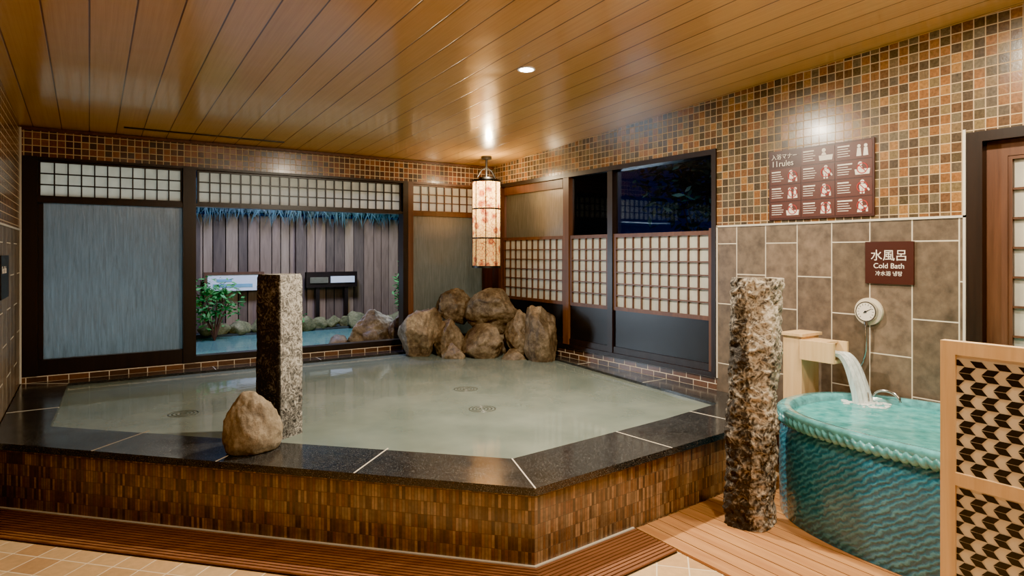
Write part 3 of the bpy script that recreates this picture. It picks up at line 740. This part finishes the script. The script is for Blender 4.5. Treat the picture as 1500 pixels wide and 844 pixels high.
b = MB('thatched_reed_top'); rnd = random.Random(5)
for i in range(3600):
    x = rnd.uniform(-1.5, 7.5); y = rnd.uniform(9.6, 9.85); z = rnd.uniform(2.12, 2.5); l = rnd.uniform(0.10, 0.30); dx_ = rnd.uniform(-0.12, 0.12)
    b.add([(x-0.008,y,z),(x+0.008,y,z),(x+dx_,y-0.02,z-l)], [(0,1,2)], m_thatch if i % 2 else m_leafd)
b.box(-1.5, 7.5, 9.85, 10.1, 2.09, 2.55, m_leafd); b.done()
b = MB('garden_edging_rocks'); rnd = random.Random(9); x = -0.5
while x < 6.0:
    r = rnd.uniform(0.10, 0.22); b.rock((x, 9.60+rnd.uniform(-0.04,0.04), 0.44), (r, r*0.6, r*0.85), x+20, m_rock_g, 3, 12, 0.07, 0, 0.5, 0.8); x += r*1.5
b.done()
b = MB('outdoor_boulder'); b.rock((2.82,7.28,0.52),(0.46,0.2,0.28),31.0,m_rock,5,14,0.06,0.3,0.45,0.8); b.rock((3.3,7.25,0.55),(0.28,0.22,0.3),34.0,m_rock,5,12,0.06,0.3)
b.rock((2.42,7.3,0.40),(0.16,0.14,0.14),35.0,m_rock,4,10,0.06,1); b.done()
b = MB('garden_notice_board'); b.box(1.38,2.10,9.80,9.83,0.95,1.18,m_white); b.box(1.34,1.38,9.79,9.85,0.365,1.22,m_brown); b.box(2.10,2.14,9.79,9.85,0.365,1.22,m_brown)
b.box(1.38,2.10,9.79,9.85,1.18,1.22,m_brown)
b.box(1.45,1.98,9.795,9.80,1.0,1.05,m_print); b.box(1.5,1.7,9.795,9.80,1.08,1.12,m_print)
b.done()
b = MB('garden_wall_box'); b.box(2.75,3.55,9.78,9.86,0.96,1.20,m_frame); b.box(2.80,3.08,9.76,9.78,1.03,1.12,m_metal); b.box(3.12,3.50,9.76,9.78,1.03,1.13,m_white)
b.box(2.9,2.96,9.8,9.86,0.365,0.96,m_frame); b.box(3.35,3.41,9.8,9.86,0.365,0.96,m_frame); b.done()
def shrub(name, c, r, n, mat, seed, ls=0.09, z0=0.36):
    b = MB(name); rnd = random.Random(seed); c = Vector(c)
    for i in range(8):
        a = rnd.uniform(0, 6.28); e = c+Vector((math.cos(a)*r[0]*0.6, math.sin(a)*r[1]*0.6, r[2]*rnd.uniform(0.0, 0.7)))
        b.tube([(c.x, c.y, z0), ((c.x+e.x)/2, (c.y+e.y)/2, (z0+e.z)/2+0.05), tuple(e)], [0.014, 0.01, 0.004], m_brown, 6)
    for i in range(n):
        d = Vector((rnd.gauss(0,1), rnd.gauss(0,1), rnd.gauss(0,1))).normalized()*rnd.uniform(0.3, 1)
        p = c+Vector((d.x*r[0], d.y*r[1], d.z*r[2]))
        a = Vector((rnd.uniform(-1,1), rnd.uniform(-1,1), rnd.uniform(-0.5,0.5))).normalized(); s_ = a.cross(Vector((rnd.uniform(-1,1),rnd.uniform(-1,1),1))).normalized()
        L = ls*rnd.uniform(0.7,1.2)
        b.add([p, p+a*L*0.5+s_*L*0.2, p+a*L, p+a*L*0.5-s_*L*0.2], [(0,1,2,3)], mat)
    return b.done()
shrub('garden_shrub', (1.38,9.2,0.82), (0.40,0.18,0.38), 460, m_leaf, 1, 0.10, 0.335)
shrub('garden_shrub', (4.24,9.2,0.95), (0.36,0.2,0.55), 520, m_leaf, 2, 0.10, 0.335)
shrub('garden_shrub', (2.35,9.42,0.55), (0.34,0.09,0.16), 240, m_leaf, 5, 0.07, 0.335)
shrub('garden_tree', (7.2,5.6,2.6), (1.3,1.3,1.0), 2600, m_leafd, 3, 0.16, 0.0)

# ---------------------------------------------------------------- lights
def area(name, loc, target, size, power, col, shape='DISK'):
    l = bpy.data.lights.new(name, 'AREA'); l.shape = shape; l.size = size; l.energy = power; l.color = col
    o = bpy.data.objects.new(name, l); o.location = loc
    d = Vector(target)-Vector(loc); o.rotation_euler = d.to_track_quat('-Z', 'Y').to_euler(); scene.collection.objects.link(o); return o
warm = (1.0, 0.86, 0.66)
def down(x, y, p, size=0.12, col=warm): area('downlight_and_fill', (x, y, zc(y)-0.03), (x, y, 0), size, p, col)
down(2.46, 3.52, 230, 0.09)
for x, y, p in ((3.3,1.5,110),(2.2,0.8,75),(2.3,-0.8,45),(0.6,0.6,30)): down(x, y, p)  # unseen fill lamps added to brighten the room
l = bpy.data.lights.new('lantern_bulb', 'POINT'); l.energy = 34; l.color = (1,0.76,0.45); l.shadow_soft_size = 0.03
o = bpy.data.objects.new('lantern_bulb', l); o.location = (LX-0.04, LY-0.14, 2.39); scene.collection.objects.link(o)
area('ceiling_fill_light', (2.0, 0.2, 2.2), (2.0, 0.21, 3.2), 0.6, 90, warm)  # added lamp out of view that lifts the ceiling brightness
blue = (0.42, 0.52, 1.0)
area('garden_flood', (2.4, 7.9, 3.4), (2.6, 9.9, 1.0), 0.8, 270, blue)
area('garden_plant_light', (3.0, 8.3, 2.9), (2.8, 9.5, 0.4), 0.3, 40, (0.9, 1.0, 0.6))
area('left_glass_backlight', (0.1, 8.3, 1.1), (0.2, 6.8, 1.2), 1.3, 150, (0.62, 0.76, 0.9))  # added behind the left frosted glass, out of sight, to make it glow
area('right_glass_backlight', (4.3, 8.0, 1.5), (3.8, 6.8, 1.2), 0.8, 36, (0.82, 0.9, 0.88))  # added hidden light behind the right frosted pane
area('side_shoji_backlight', (5.1, 5.0, 3.3), (4.3, 5.0, 1.2), 0.8, 100, (0.92, 0.94, 0.88))  # added above the view to backlight the side window paper
w = bpy.data.worlds.new('night_sky'); scene.world = w; w.use_nodes = True
w.node_tree.nodes['Background'].inputs[0].default_value = (0.01, 0.03, 0.12, 1); w.node_tree.nodes['Background'].inputs[1].default_value = 0.45

# ---------------------------------------------------------------- camera
cam = bpy.data.cameras.new('camera'); co = bpy.data.objects.new('camera', cam); scene.collection.objects.link(co)
co.location = (0, 0, 1.5); co.rotation_euler = (math.radians(90), 0, math.radians(-33.65))
cam.sensor_width = 36; cam.lens = 930*36/1500; cam.shift_y = -52/1500; cam.clip_start = 0.05
scene.camera = co
